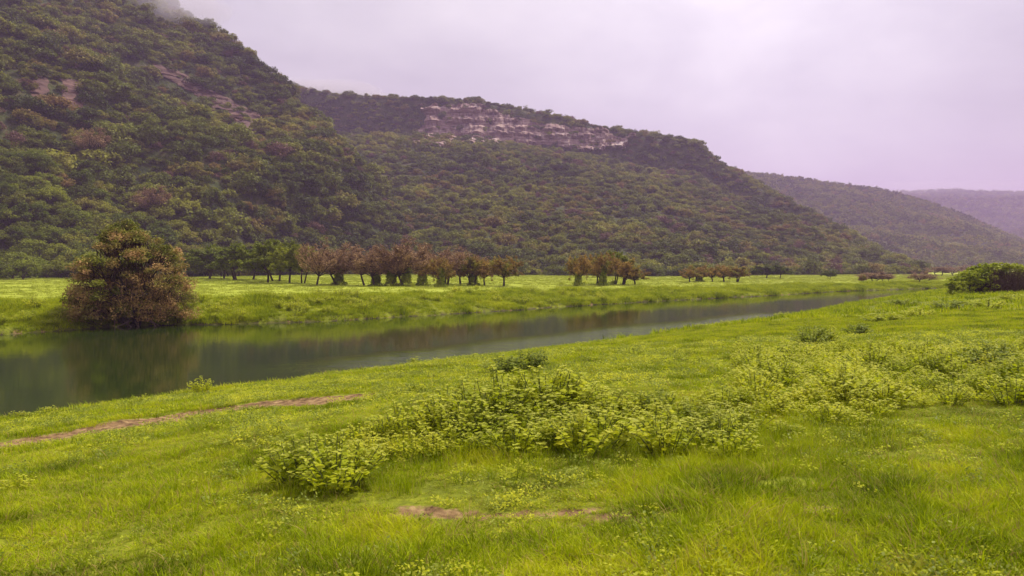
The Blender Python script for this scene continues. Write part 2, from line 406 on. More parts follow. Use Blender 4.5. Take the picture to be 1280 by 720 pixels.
# ------------------------------------------------------------------ hills
class Hill:
    def __init__(s, pts, prof=1.1, amp=10, ns=.012, canopy=5, nu=220, nv=120, step=None, seed=0):
        p = np.array(pts, float); s.p = p; s.prof = prof; s.amp = amp; s.ns = ns; s.can = canopy; s.nu = nu; s.nv = nv; s.step = step; s.seed = seed
        s.uk = np.linspace(0, 1, len(p))
    def P(s, u, v):
        c = [np.interp(u, s.uk, s.p[:, k]) for k in range(5)]     # crest px, crest py, crest d, foot px, foot d
        dx, dy, dz = ray(c[0], c[1]); k = c[2] / dy
        cx, cy, cz = dx * k, c[2], CAMZ + dz * k - s.can
        fx, fy = (c[3] - 640) / F * c[4], c[4]
        w = np.clip(v, 0, 1)
        x = fx + (cx - fx) * v; y = fy + (cy - fy) * v
        h = w ** s.prof
        if s.step:                       # a cliff: steep riser from a to b over v0..v1
            v0, v1, a, b = s.step
            h2 = np.interp(w, [0, .25, .55, v0, v1, 1], [0, .20, .50, a, b, 1])
            h = h2
        base = 1.2
        back = np.clip(v - 1, 0, 9)
        z = base - 1.5 + (cz - base + 1.5) * h - back * (cz * .5 + 10) * (back + .3)
        nn = fbm(x * s.ns + s.seed, y * s.ns * .6 + z * s.ns * .4, 4)
        env = np.sin(np.clip(v, 0, 1) * math.pi) ** .7
        z = z + s.amp * nn * env * np.clip(cz / 60, .1, 1)
        y = y + s.amp * 1.4 * fbm(x * s.ns * 1.3 + 50, z * s.ns * 1.3 + s.seed, 3) * env
        return x, y, z
    def mesh(s):
        u, v = np.meshgrid(np.linspace(0, 1, s.nu), np.concatenate([np.linspace(0, 1, s.nv), np.linspace(1.03, 1.6, 14)]))
        x, y, z = s.P(u, v); mb = MB(); a, b = x.shape
        ii = np.arange(a - 1)[:, None] * b + np.arange(b - 1)[None]
        mb.add(np.stack([x, y, z], -1).reshape(-1, 3), np.stack([ii, ii + 1, ii + b + 1, ii + b], -1).reshape(-1, 4))
        # a skirt down below the ground all round, so the hill is a closed-looking mass
        o = obj('hill', mb.mesh('hill', M['hill'], True)); tag(o, kind='structure'); return o
    def scatterpts(s, spacing, rng, vmax=1.12):
        # count from area
        uu, vv = np.meshgrid(np.linspace(0, 1, 80), np.linspace(0, vmax, 50)); x, y, z = s.P(uu, vv)
        p = np.stack([x, y, z], -1)
        e1 = p[1:, :-1] - p[:-1, :-1]; e2 = p[:-1, 1:] - p[:-1, :-1]
        A = np.linalg.norm(np.cross(e1, e2), axis=-1); cell = A.ravel() / A.sum()
        n = int(A.sum() / spacing ** 2)
        # jittered choice by area: stratified
        cum = np.cumsum(cell); k = np.searchsorted(cum, (np.arange(n) + rng.random(n)) / n); k = np.minimum(k, len(cell) - 1)
        i, j = np.divmod(k, 79)
        u = (j + rng.random(n)) / 79; v = (i + rng.random(n)) / 49 * vmax
        x, y, z = s.P(u, v)
        return np.stack([x, y, z], -1), u, v
H1 = Hill([(-900, -250, 640, -900, 120), (-500, -260, 640, -520, 150), (-200, -240, 620, -240, 182), (60, -120, 600, -20, 200), (215, 2, 570, 120, 215), (290, 47, 540, 240, 232), (350, 102, 510, 330, 262),
           (400, 152, 485, 400, 292), (450, 202, 460, 455, 322), (500, 264, 435, 500, 350), (530, 315, 420, 530, 385), (556, 338, 405, 545, 400)], prof=1.12, amp=26, ns=.013, canopy=3.5, seed=2)
H2 = Hill([(100, 70, 920, 250, 330), (350, 108, 905, 400, 330), (430, 124, 900, 470, 322), (530, 130, 890, 540, 315), (600, 132, 885, 600, 312), (700, 150, 870, 690, 318), (800, 168, 850, 790, 325),
           (872, 179, 840, 865, 332), (896, 203, 820, 890, 335), (925, 216, 800, 920, 340), (1000, 258, 720, 995, 355), (1060, 290, 640, 1060, 370), (1100, 312, 560, 1105, 380), (1150, 333, 470, 1150, 395)],
          prof=1.1, amp=10, ns=.009, canopy=3.5, nu=320, nv=160, step=(.80, .84, .70, .93), seed=7)
H3 = Hill([(700, 205, 1500, 700, 800), (850, 212, 1500, 850, 800), (920, 214, 1500, 930, 800), (960, 217, 1500, 980, 790), (1020, 225, 1490, 1040, 780), (1100, 235, 1470, 1110, 770), (1150, 248, 1440, 1160, 760),
           (1200, 266, 1400, 1210, 760), (1250, 288, 1350, 1260, 760), (1295, 306, 1300, 1310, 760), (1400, 328, 1150, 1420, 740)], prof=1.1, amp=16, ns=.006, canopy=4, seed=13)
H4 = Hill([(1150, 318, 1900, 1150, 1500), (1235, 305, 1950, 1235, 1500), (1262, 291, 1980, 1270, 1500), (1300, 274, 2000, 1310, 1500), (1500, 235, 2050, 1500, 1500)], prof=1.1, amp=14, ns=.005, canopy=4, nu=80, nv=50, seed=19)
H5 = Hill([(900, 245, 2700, 900, 1900), (1050, 243, 2700, 1050, 1900), (1120, 240, 2680, 1120, 1900), (1180, 237, 2650, 1180, 1900), (1230, 239, 2650, 1230, 1900), (1300, 240, 2650, 1300, 1900), (1600, 225, 2650, 1600, 1900)], prof=1.05, amp=24, ns=.004, canopy=4, nu=120, nv=60, seed=23)
for h in (H1, H2, H3, H4, H5): h.mesh()

# rock faces: (hill, polygon in the photo) -> a rock mass standing proud of the slope
C2 = [(528, 134), (560, 133), (600, 137), (640, 146), (700, 155), (760, 163), (790, 170), (780, 184), (740, 185), (690, 183), (640, 180), (600, 180), (560, 183), (520, 180), (505, 168), (530, 158)]
C1A = [(188, 78), (215, 82), (232, 92), (262, 112), (290, 125), (322, 140), (342, 160), (336, 172), (305, 160), (278, 143), (255, 128), (232, 112), (205, 98)]
C1B = [(40, 96), (60, 92), (62, 122), (46, 128)]
C1C = [(80, 98), (100, 98), (108, 112), (104, 136), (88, 136), (82, 120)]
C1D = [(195, 180), (215, 178), (232, 196), (222, 200), (200, 190)]
def polymask(px, py, poly, soft):
    """signed distance to the outline in photo pixels, positive inside"""
    best = np.full(np.shape(px), 1e9)
    for (ax, ay), (bx, by) in zip(poly, poly[1:] + poly[:1]):
        dx, dy = bx - ax, by - ay
        t = np.clip(((px - ax) * dx + (py - ay) * dy) / (dx * dx + dy * dy + 1e-9), 0, 1)
        best = np.minimum(best, np.hypot(px - ax - t * dx, py - ay - t * dy))
    return np.where(inpoly(px, py, poly), best, -best)
def cliff(h, poly, mat, depth, label, urange, vrange, nu, nv, tk=.35):
    u, v = np.meshgrid(np.linspace(*urange, nu), np.linspace(*vrange, nv))
    x, y, z = h.P(u, v); px, py = project(x, y, z)
    d = polymask(px, py, poly, 1) + (12 * fbm(px * .035, py * .16, 4) + .3 if tk else 4 * fbm(px * .08, py * .12, 3))
    m = sstep(-1.5, 1.5, d)
    led = fbm(x * .012 + 3, z * .16, 4); col = fbm(x * .09, z * .02 + 8, 4)
    terr = np.round(z / 7 + fbm(x * .02, y * .02, 2) * .8) * 7 - z
    out = depth * (.55 + 1.3 * led + 1.2 * col + .5 * fbm(x * .35, z * .5, 3)) + terr * tk
    if not tk:
        yb = np.where(m > .5, y, 1e9).min(0); yb = np.where(yb > 1e8, 0, yb); out = out + .45 * np.where(yb > 0, np.clip(y - yb, 0, 14), 0) * 0 + 4 * fbm(x * .3, z * .5, 4) - 4.5 * (np.abs(fbm(x * .05 + 3, z * .12, 3)) < .06)
    out = np.where(m > 0, m * np.maximum(out, .4) - (1 - m) * 4, -4)
    mb = MB(); a, b = x.shape
    ii = np.arange(a - 1)[:, None] * b + np.arange(b - 1)[None]
    keep = (m[:-1, :-1] > 0) | (m[1:, 1:] > 0) | (m[1:, :-1] > 0) | (m[:-1, 1:] > 0)
    q = np.stack([ii, ii + 1, ii + b + 1, ii + b], -1)[keep]
    used = np.unique(q); rm = np.full(a * b, -1); rm[used] = np.arange(len(used))
    vv = np.stack([x - out * .15, y - out, z + out * (.15 if tk else -.05)], -1).reshape(-1, 3)[used]
    mb.add(vv, rm[q])
    o = obj('rock_cliff', mb.mesh('rock_cliff', mat, False)); tag(o, label, 'cliff')
cliff(H2, C2, M['rock'], 7, 'long banded pinkish white rock cliff beneath the flat ridge top', (.22, .62), (.6, .97), 520, 150)
cliff(H1, C1A, M['darkrock'], 3.0, 'long reddish brown rock band slanting down the steep wooded hillside', (.2, .75), (.45, 1), 420, 260, 0)
cliff(H1, C1C, M['darkrock'], 3, 'small dark rocky outcrop with a pinkish foot among hillside trees', (.1, .6), (.3, .9), 420, 300, 0)
cliff(H1, C1B, M['darkrock'], 3, 'narrow upright dark rock outcrop high on the wooded slope', (.05, .5), (.3, .9), 420, 300, 0)
ROCKS = [C2, C1A, C1B, C1C]

# ---- crowns
def clumpcrown(rng, w, h, z0, nclump, nleaf, size, tintf=None, mb=None, fill=.35):
    """a domed crown made of many leaf clumps of unequal size, with gaps between them"""
    mb = mb or MB()
    for k in range(nclump):
        t = rng.random() * 6.283; e = rng.random() ** .8
        rad = math.sqrt(rng.random()) if rng.random() < fill else rng.uniform(.72, 1.0)
        cz = e * rad; cr = math.sqrt(max(0, 1 - e * e)) * rad
        c = np.array([math.cos(t) * cr * w * .5, math.sin(t) * cr * w * .5, z0 + (.12 + .88 * cz) * h * .88 + rng.normal() * .03 * h])
        r = w * rng.uniform(.11, .21)
        d = rdir(nleaf, rng); d[:, 2] = d[:, 2] * .62 + .1
        p = c + d * r * (rng.random((nleaf, 1)) ** .4)
        leafquads(mb, p, size, rng, flat=.35, out=d, tint=0 if tintf is None else tintf(p, c), aspect=.62)
    return mb
def trunkmesh(rng, h, w, z0, r=.22, limbs=5, mat='bark', twig=0):
    mb = MB(); base = np.zeros(3) + [0, 0, -.4]; fork = np.array([rng.normal() * .3, rng.normal() * .3, z0 * rng.uniform(.5, .8)])
    p = bez(base, fork, (0, 0, 0), rng, 6, .06); tube(mb, p, np.linspace(r * 1.5, r, 6), 7)
    for k in range(limbs):
        a = k / limbs * 6.283 + rng.normal() * .3; q = np.array([math.cos(a) * w * .33, math.sin(a) * w * .33, z0 + h * rng.uniform(.35, .65)])
        l = bez(fork, q, (0, 0, .1), rng, 6, .08); tube(mb, l, np.linspace(r * .7, r * .18, 6), 5)
        for j in range(3):
            s = l[rng.integers(2, 5)]; e = s + np.array([rng.normal() * .8, rng.normal() * .8, rng.uniform(.4, 1.4)]) * w * .16
            tube(mb, bez(s, e, (0, 0, .08), rng, 4), np.linspace(r * .3, r * .06, 4), 4)
    return mb.mesh('trunk', M[mat], True)
hillcrowns, hilltrunks, hillboth = [], [], []
for k in range(7):
    rng = np.random.default_rng(100 + k)
    cw, ch = rng.uniform(6.2, 8.2), rng.uniform(3.4, 4.8); z0 = rng.uniform(1.2, 1.9)
    cm = clumpcrown(rng, cw, ch, z0, 30, 120, .42)
    hillcrowns.append(cm.mesh('crown', M['wood'] if k % 3 == 0 else M['dark'], False)); hilltrunks.append(trunkmesh(rng, ch, cw, z0))
    hillboth.append(clumpcrown(np.random.default_rng(100 + k), cw, ch, .6, 22, 60, .6).mesh('hill_tree', M['wood'], False))
for k in range(2):
    rng = np.random.default_rng(140 + k)
    hillboth.append(clumpcrown(rng, 6.5, 3.6, .8, 22, 44, .42).mesh('bare_hill_tree', M['woodbrown'], False))
farcrowns = [clumpcrown(np.random.default_rng(160 + k), 8, 4.5, .6, 14, 14, 1.25).mesh('far_tree', M['wood'], False) for k in range(4)]

def visible_rocks(P):
    px, py = project(P[:, 0], P[:, 1], P[:, 2] + 2)
    m = np.zeros(len(P), bool)
    for poly in ROCKS: m |= polymask(px, py, poly, 1) > (1.0 if poly is C2 else -2.5)
    return m
rng = np.random.default_rng(77)
P1, u1, v1 = H1.scatterpts(5.0, rng); P2, u2, v2 = H2.scatterpts(5.2, rng)
def footrow(h, n, lo, hi):
    u = rng.random(n); v = rng.uniform(lo, hi, n); x, y, z = h.P(u, v); return np.stack([x, y, np.maximum(z, G(x, y))], -1), u, v
fr, _, fv = footrow(H2, 700, -.05, .05); P2 = np.concatenate([P2, fr]); v2 = np.concatenate([v2, fv])
fr1, _, fv1 = footrow(H1, 150, -.05, .03); P1 = np.concatenate([P1, fr1]); v1 = np.concatenate([v1, fv1])
def cull(P, marg=260, ymin=-120):
    px, py = project(P[:, 0], P[:, 1], P[:, 2]); return (px > -marg) & (px < 1280 + marg) & (py > ymin)
# thinner cover on the rock, none on bare faces (a few bushes cling to ledges)
def thin(P, q): r = visible_rocks(P); return ~r | (rng.random(len(P)) < q)
k1 = cull(P1) & thin(P1, .22); P1, v1 = P1[k1], v1[k1]
k2 = cull(P2) & thin(P2, .55); P2, v2 = P2[k2], v2[k2]
# the 240 trees that show largest become things of their own
px, py = project(P1[:, 0], P1[:, 1], P1[:, 2] + 3)
seen = (px > -5) & (px < 560) & (py > 150)
dist = np.where(seen, P1[:, 1], 1e9); near = np.argsort(dist)[:250]
isnear = np.zeros(len(P1), bool); isnear[near] = True
for k in near:
    p = P1[k]; pxx = px[k]; m = random.randrange(7); sc = random.uniform(.72, 1.4)
    front = v1[k] < .06
    if front: lab, g, cat = 'dark green spreading tree at the foot of the steep wooded hill, edging the meadow', 'trees along the foot of the steep hill', 'tree'
    elif v1[k] < .2: lab, g, cat = 'green bushy crowned tree packed among others low on the steep hillside', 'trees packed on the lowest slope of the steep hill', 'tree'
    else: lab, g, cat = 'olive green tree in the dense wood higher up the steep hillside', 'trees in the dense wood of the steep hill', 'tree'
    thing('hillside_tree', p - [0, 0, .3], random.uniform(0, 6.28), (sc, sc, sc * random.uniform(.85, 1.15)),
          [('crown', hillcrowns[m]), ('trunk', hilltrunks[m])], lab, cat, g)
rest = ~isnear
pf = lambda P, r: np.where(r.random(len(P)) < .07, r.integers(7, 9, len(P)), r.integers(0, 7, len(P)))
PA = np.concatenate([P1[rest], P2]); PA[:, 2] -= .4
scatter('hillside_forest', hillboth, PA, np.concatenate([np.clip(np.exp(rng.normal(-.12, .38, rest.sum())), .45, 2.1), np.clip(np.exp(rng.normal(-.32, .34, len(P2))), .4, 1.7)]), 'dense olive green wood covering the two nearer hills', 'forest', weights=pf(PA, rng), seed=5)
P3, _, _ = H3.scatterpts(8.5, rng); P4, _, _ = H4.scatterpts(12, rng); P5, _, _ = H5.scatterpts(14, rng)
P3 = P3[cull(P3, 100)]; P4 = P4[cull(P4, 100)]; P5 = P5[cull(P5, 100)]
PB = np.concatenate([P3, P4, P5]); sB = np.concatenate([rng.uniform(.8, 1.5, len(P3)), rng.uniform(1.1, 2, len(P4)), rng.uniform(1.2, 2.4, len(P5))])
scatter('distant_forest', farcrowns, PB, sB, 'hazy purplish wood covering the far hills down the valley', 'forest', seed=6)

# ------------------------------------------------------------------ meadow trees
def twigtree(rng, h, w, trunk_h, twmat,  n2=7, n3=9, n4=9, leaf=.16, nleaf=5, lean=0, stems=1, base_r=.145, zmin=.25, tintf=None, tw=.012, low=False):
    """branching tree: trunk mesh (stems, limbs, boughs) and crown mesh (twigs and small leaves)"""
    tr, cr = MB(), MB()
    for s in range(stems):
        a0 = rng.random() * 6.283; o = np.array([math.cos(a0), math.sin(a0), 0]) * (0.0 if stems == 1 else .12 * w * rng.random())
        fork = o + np.array([lean * h * .3 + math.cos(a0) * .1 * w * (stems > 1), math.sin(a0) * .08 * w, trunk_h * rng.uniform(.8, 1.1)])
        p = bez(o - [0, 0, .4], fork, (0, 0, 0), rng, 7, .07); tube(tr, p, np.linspace(base_r * 1.45, base_r * .9, 7), 7)
        for i in range(n2):
            a = (i + rng.random() * .7) / n2 * 6.283; e = (i * .618 % 1) * .95 + .02
            q = np.array([lean * h + math.cos(a) * w * .37 * math.sqrt(1.05 - e * e), math.sin(a) * w * .37 * math.sqrt(1.05 - e * e), trunk_h + (h - trunk_h) * (.10 + .66 * e)])
            l = bez(fork, q, (0, 0, .12), rng, 7, .09); tube(tr, l, np.linspace(base_r * .6, base_r * .2, 7), 5)
            for j in range(n3):
                s0 = l[rng.integers(2, 7)]
                d = unit((s0 - np.array([lean * h, 0, trunk_h * .6])) * [1, 1, .9]) + rng.normal(size=3) * .55; d[2] += .1 if not low else -.25; d = unit(d)
                L = w * rng.uniform(.10, .20); e1 = s0 + d * L
                e1[2] = max(e1[2], h * zmin * rng.uniform(.3, 1)); e1[2] = min(e1[2], h)
                b = bez(s0, e1, (0, 0, .1), rng, 5, .12); tube(tr, b, np.linspace(base_r * .18, base_r * .07, 5), 4)
                for m in range(n4):
                    s1 = b[rng.integers(1, 5)]; d2 = unit(d + rng.normal(size=3) * .8 + [0, 0, .15 if not low else -.3]); e2 = s1 + d2 * w * rng.uniform(.04, .09)
                    tube(cr, bez(s1, e2, (0, 0, .1), rng, 4, .12), np.linspace(tw, tw * .4, 4), 3, tint=0, mi=1)
                    c = s1 + (e2 - s1) * rng.uniform(.2, 1.15, (nleaf, 1)) + rng.normal(size=(nleaf, 3)) * w * .014
                    leafquads(cr, c, leaf, rng, flat=.3, tint=0 if tintf is None else tintf(c), aspect=.5)
    return tr.mesh('trunk', M['bark'], True), cr.mesh('crown', [M[twmat], M['drytwig']], False)
def vinemesh(rng, h, r, n=900, size=.2):
    mb = MB(); t = rng.random(n) * 6.283; z = rng.random(n) * h; rad = r * (1.25 - .5 * z / h) * (.6 + .6 * rng.random(n)) * (1 + .5 * (z < .6))
    c = np.stack([np.cos(t) * rad, np.sin(t) * rad, z], -1)
    leafquads(mb, c, size, rng, flat=-.1, out=np.stack([np.cos(t), np.sin(t), t * 0], -1), aspect=.6, droop=.6)
    return mb.mesh('vine', M['vine'], False)
mt = {}
for k in range(4): mt['bare%d' % k] = twigtree(np.random.default_rng(200 + k), 8, 9, 1.6 + .25 * k, 'mauve', n2=10, n3=10, n4=9, leaf=.24, nleaf=6, stems=1 + k % 2, zmin=.3, tw=.02)
for k in range(3): mt['rust%d' % k] = twigtree(np.random.default_rng(220 + k), 5.4, 6.5, 1.6, 'rust', n2=10, n3=9, n4=8, leaf=.26, nleaf=10, lean=.1 * (k - 1), stems=1 + k % 2, zmin=.4,
                                                tintf=lambda c: np.clip(fbm(c[:, 0] * .5 + 4, c[:, 2] * .5 + c[:, 1] * .4, 2) * 3, 0, 1))
for k in range(3): mt['green%d' % k] = twigtree(np.random.default_rng(240 + k), 8, 8.5, 2.2, 'dark', n2=10, n3=9, n4=8, leaf=.42, nleaf=15, stems=1 + k % 2, zmin=.28)
vines = [vinemesh(np.random.default_rng(260 + k), 3.4, .62, 1500, .26) for k in range(3)]
def place(px, basey, topy, kind, label, group, name='meadow_tree', cat='tree', vine=None, wid=None, d=None):
    p = hit(px, basey) if d is None else np.array([(px - 640) / F * d, d, float(G((px - 640) / F * d, d))])
    H = (basey - topy) / F * p[1]; tr, cr = mt[kind]
    h0 = 8 if kind[:4] == 'bare' or kind[:5] == 'green' else 5.4; s = H / h0
    w0 = {'b': 9, 'r': 6.5, 'g': 8.5}[kind[0]]; sx = s if wid is None else (1.4 if kind[0] == 'b' else 1.22) * random.uniform(.9, 1.12) * wid / F * p[1] / w0
    parts = [('crown', cr), ('trunk', tr)]
    if vine is not None: parts.append(('vine', vines[vine % 3]))
    return thing(name, p - [0, 0, .05], random.uniform(0, 6.28) if kind != 'rust2' else .3, (sx, sx, s), parts, label, cat, group)
GL = 'green trees at the meadow edge beneath the steep hill'
for px, b, t, k, w in ((225, 349, 310, 2, 48), (280, 348, 304, 2, 50), (316, 350, 300, 0, 56), (348, 351, 299, 1, 54), (262, 349, 305, 0, 50), (298, 350, 303, 1, 52), (334, 353, 297, 0, 58), (362, 354, 302, 2, 50), (378, 354, 306, 1, 42)):
    place(px, b, t, 'green%d' % k, 'dark green tree with a visible trunk at the meadow edge beside bare mauve trees', GL, wid=w)
GB = 'leafless mauve brown trees in a row on the meadow'
row = [(396, 357, 297, 'bare0', 54, None), (424, 356, 303, 'bare1', 50, 0), (456, 357, 303, 'bare2', 52, None), (470, 358, 306, 'bare3', 46, 1), (489, 358, 299, 'bare0', 56, 2), (508, 358, 297, 'bare1', 60, 0), (528, 357, 302, 'bare2', 54, 1), (556, 356, 306, 'bare3', 52, None), (576, 355, 309, 'bare0', 46, None)]
for i, (px, b, t, k, w, v) in enumerate(row):
    lab = 'bare mauve brown tree standing in the crowded row on the meadow' if v is None else 'bare mauve brown tree with green climbers wrapping its trunk in the crowded row'
    place(px, b, t, k, lab, GB if v is None else 'leafless trees wrapped in climbers on the meadow', vine=v, wid=w)
place(551, 359, 321, 'rust0', 'small bushy yellow green tree on thick vine-wrapped stems at the end of the bare row', None, vine=1, wid=40)
place(592, 357, 319, 'rust1', 'rounded olive and orange tree between the bare row and the leaning tree', None, vine=2, wid=40)
place(606, 357, 322, 'rust0', 'small orange brown tree on dark stems crowding behind the leaning tree', None, wid=34)
place(629, 358, 319, 'rust2', 'orange brown tree leaning outwards at the open end of the long row', None, wid=44)
place(723, 357, 317, 'rust0', 'rounded rusty orange tree on one thick stem, first of the middle cluster', None, vine=0, wid=36)
place(745, 356, 318, 'rust1', 'rusty tree on thin dark stems second in the middle cluster', None, wid=34)
place(754, 357, 315, 'rust2', 'tallest rusty tree with a green vine trunk in the middle cluster', None, vine=1, wid=34)
place(768, 355, 313, 'green1', 'dark green topped tree at the back of the middle cluster', None, wid=34)
place(777, 356, 322, 'rust1', 'spreading rusty tree on several dark stems in the middle cluster', None, wid=40)
place(793, 356, 336, 'rust2', 'low mauve brown tree with a sprawling bough at the outer end of the middle cluster', None, wid=30)
for i, (px, t, w, lab) in enumerate(((862, 335, 26, 'low orange brown tree first in the far cluster on the meadow'), (874, 331, 30, 'low olive and orange tree on a thick stem in the far cluster'),
                        (890, 333, 26, 'small orange tree in the middle of the far cluster'), (905, 330, 30, 'taller rounded orange tree in the far cluster'), (920, 332, 30, 'spreading orange brown tree last in the far cluster'))):
    place(px, 352.5, t, 'rust%d' % (i % 3), lab, None, vine=i if i == 1 else None, wid=w)
place(958, 348, 329, 'green0', 'grey green bushy tree at the hill foot beyond the far orange cluster', None, wid=32)
place(975, 348, 331, 'green2', 'smaller grey green tree at the hill foot beyond the far orange cluster', None, wid=26)
place(1036, 349, 338, 'green1', 'tiny upright dark green tree far off on the meadow', None, wid=14)
place(1092, 352, 339, 'bare1', 'wide low dark brown bush far off on the meadow near the river end', None, 'meadow_bush', 'bush', wid=32)
place(1106, 352, 341, 'bare3', 'small low brown bush touching the wide one near the river end', None, 'meadow_bush', 'bush', wid=20)
place(1148, 354, 337, 'bare2', 'rounded dark brown bush standing on the meadow at the river end', None, 'meadow_bush', 'bush', wid=30)
place(1160, 353, 341, 'bare0', 'small brown bush beside the rounded one at the river end', None, 'meadow_bush', 'bush', wid=22)
place(1078, 354, 343, 'rust1', 'stubby brown tree stump with few leaves near the river end', None, 'meadow_bush', 'bush', wid=8)
for px in (1175, 1192, 1210, 1228): place(px, 351, 336 + px % 3, 'bare%d' % (px % 4), 'dark far-off bush along the valley floor beyond the river end', 'far bushes along the valley floor', 'meadow_bush', 'bush', wid=26, d=330)
# one bare reddish tree on the slope
def onhill(h, pxt, pyt):
    u, v = np.meshgrid(np.linspace(0, 1, 500), np.linspace(0, 1, 400)); x, y, z = h.P(u, v); a, b = project(x, y, z)
    k = np.argmin((a - pxt) ** 2 + (b - pyt) ** 2); return np.array([x.ravel()[k], y.ravel()[k], z.ravel()[k]])
for px, py, w, lab in ((196, 274, 48, 'bare reddish mauve tree standing out among green ones above the riverside tree'), (118, 200, 46, 'dull brown leafless tree among green crowns halfway up the steep slope')):
    p = onhill(H1, px, py); s = w / F * p[1] / 9
    thing('bare_hillside_tree', p + [0, -2, 1.0], 1.0, (s, s, s * .9), [('crown', mt['bare1'][1]), ('trunk', mt['bare1'][0])], lab, 'tree')

# ------------------------------------------------------------------ the riverside tree
rng = np.random.default_rng(301)
rp = hit(163, 405); Hh = (407 - 272) / F * rp[1]; Wd = 153 / F * rp[1]
def rtint(c):
    zz = c[:, 2] / Hh; n = fbm(c[:, 0] * .45 + 9, c[:, 2] * .5 + c[:, 1] * .3, 3)
    side = np.abs(c[:, 0] + .4) / (Wd * .5)
    return np.clip((.66 - zz) * 1.5 + side * .5 + n * 2.2, 0, 1) * np.random.default_rng(5).uniform(.5, 1, len(c))
tr, cr = MB(), MB()
for s in range(7):
    a0 = s / 7 * 6.283 + rng.normal() * .3; o = np.array([math.cos(a0) * .55, math.sin(a0) * .45, -.3])
    fk = o + [math.cos(a0) * 1.1, math.sin(a0) * .9, Hh * rng.uniform(.22, .36)]
    tube(tr, bez(o, fk, (0, 0, -.05), rng, 7, .09), np.linspace(.26, .14, 7), 7)
    for i in range(6):
        a = a0 + rng.normal() * .8; e = rng.uniform(0.0, 1); rad = Wd * .5 * .72 * math.sqrt(max(.05, 1 - (e * .95) ** 2))
        q = np.array([math.cos(a) * rad, math.sin(a) * rad * .9, Hh * (.25 + .6 * e)])
        tube(tr, bez(fk, q, (0, 0, .12), rng, 7, .09), np.linspace(.12, .035, 7), 5)
# leaf layers: overlapping shelves of foliage over a dome, hanging low at the sides
for k in range(520):
    a = rng.random() * 6.283; e = rng.random() ** .9; inner = rng.random() < .3
    rad = rng.uniform(.35, .75) if inner else rng.uniform(.80, 1.0)
    prof = (1 - max(0, (e - .25) / .75) ** 1.7) ** .72 * (.84 + .16 * min(1, e / .3))
    lop = 1 + .13 * math.sin(a * 3 + 1) + .10 * math.sin(a * 5 + e * 9)
    if not inner and fbm(np.array(a * 1.6), np.array(e * 4.5 + 3), 3) < -.13: continue
    c = np.array([math.cos(a) * Wd * .47 * rad * prof * lop, math.sin(a) * Wd * .45 * rad * prof * lop, Hh * (.07 + .89 * e * (rad if inner else 1)) * (.97 + .03 * math.sin(a * 4))])
    r = rng.uniform(.45, .95); n = int(190 * r)
    d = rdir(n, rng); p = c + d * r * [1, 1, .5] * (rng.random((n, 1)) ** .45)
    p[:, 2] -= .18 * ((p[:, :2] - c[:2]) ** 2).sum(-1) / r
    p = p[p[:, 2] > .25]
    if len(p): leafquads(cr, p, .17, rng, flat=.3, tint=np.clip(rtint(p) + rng.normal() * .34, 0, 1), aspect=.55, out=d[:len(p)] * .4)
    # twigs to the clump
    for j in range(5):
        t0 = c * [.72, .72, .8] + rng.normal(size=3) * .3; e1 = c + rdir(1, rng)[0] * r * [1, 1, .6]
        tube(cr, bez(t0, e1, (0, 0, .1), rng, 5, .1), np.linspace(.028, .008, 5), 3, mi=1)
# hanging dry twig skirt
for k in range(420):
    a = rng.random() * 6.283; c = np.array([math.cos(a) * Wd * .5 * rng.uniform(.55, .95), math.sin(a) * Wd * .45 * rng.uniform(.55, .95), Hh * rng.uniform(.16, .42)])
    e1 = c + [rng.normal() * .35, rng.normal() * .35, -rng.uniform(.4, 1.3)]; e1[2] = max(e1[2], .2)
    b = bez(c, e1, (0, 0, .1), rng, 5, .12); tube(cr, b, np.linspace(.022, .007, 5), 3, mi=1)
    cc = b[rng.integers(0, 5, 16)] + rng.normal(size=(16, 3)) * .12
    leafquads(cr, cc, .13, rng, flat=.1, droop=.5, tint=np.clip(.75 + rng.normal(size=16) * .25, 0, 1))
rt = thing('riverside_tree', rp - [0, 0, .05], 0, 1, [('crown', cr.mesh('crown', [M['river'], M['drytwig']])), ('trunk', tr.mesh('trunk', M['bark'], True))],
           'big domed tree with reddish brown and green leaves leaning over the river bank', 'tree')
ro = MB()
for k in range(16):
    a = -math.pi / 2 + rng.normal() * .8; L = rng.uniform(1.0, 2.6); o = np.array([rng.normal() * .5, -.3, .6])
    e1 = np.array([math.cos(a) * L, math.sin(a) * L * .7, -rng.uniform(.2, .55)])
    tube(ro, bez(o, e1, (0, 0, .12), rng, 7, .12), np.linspace(.10, .03, 7), 5)
obj('root', ro.mesh('roots', M['palebark'], True), rt)

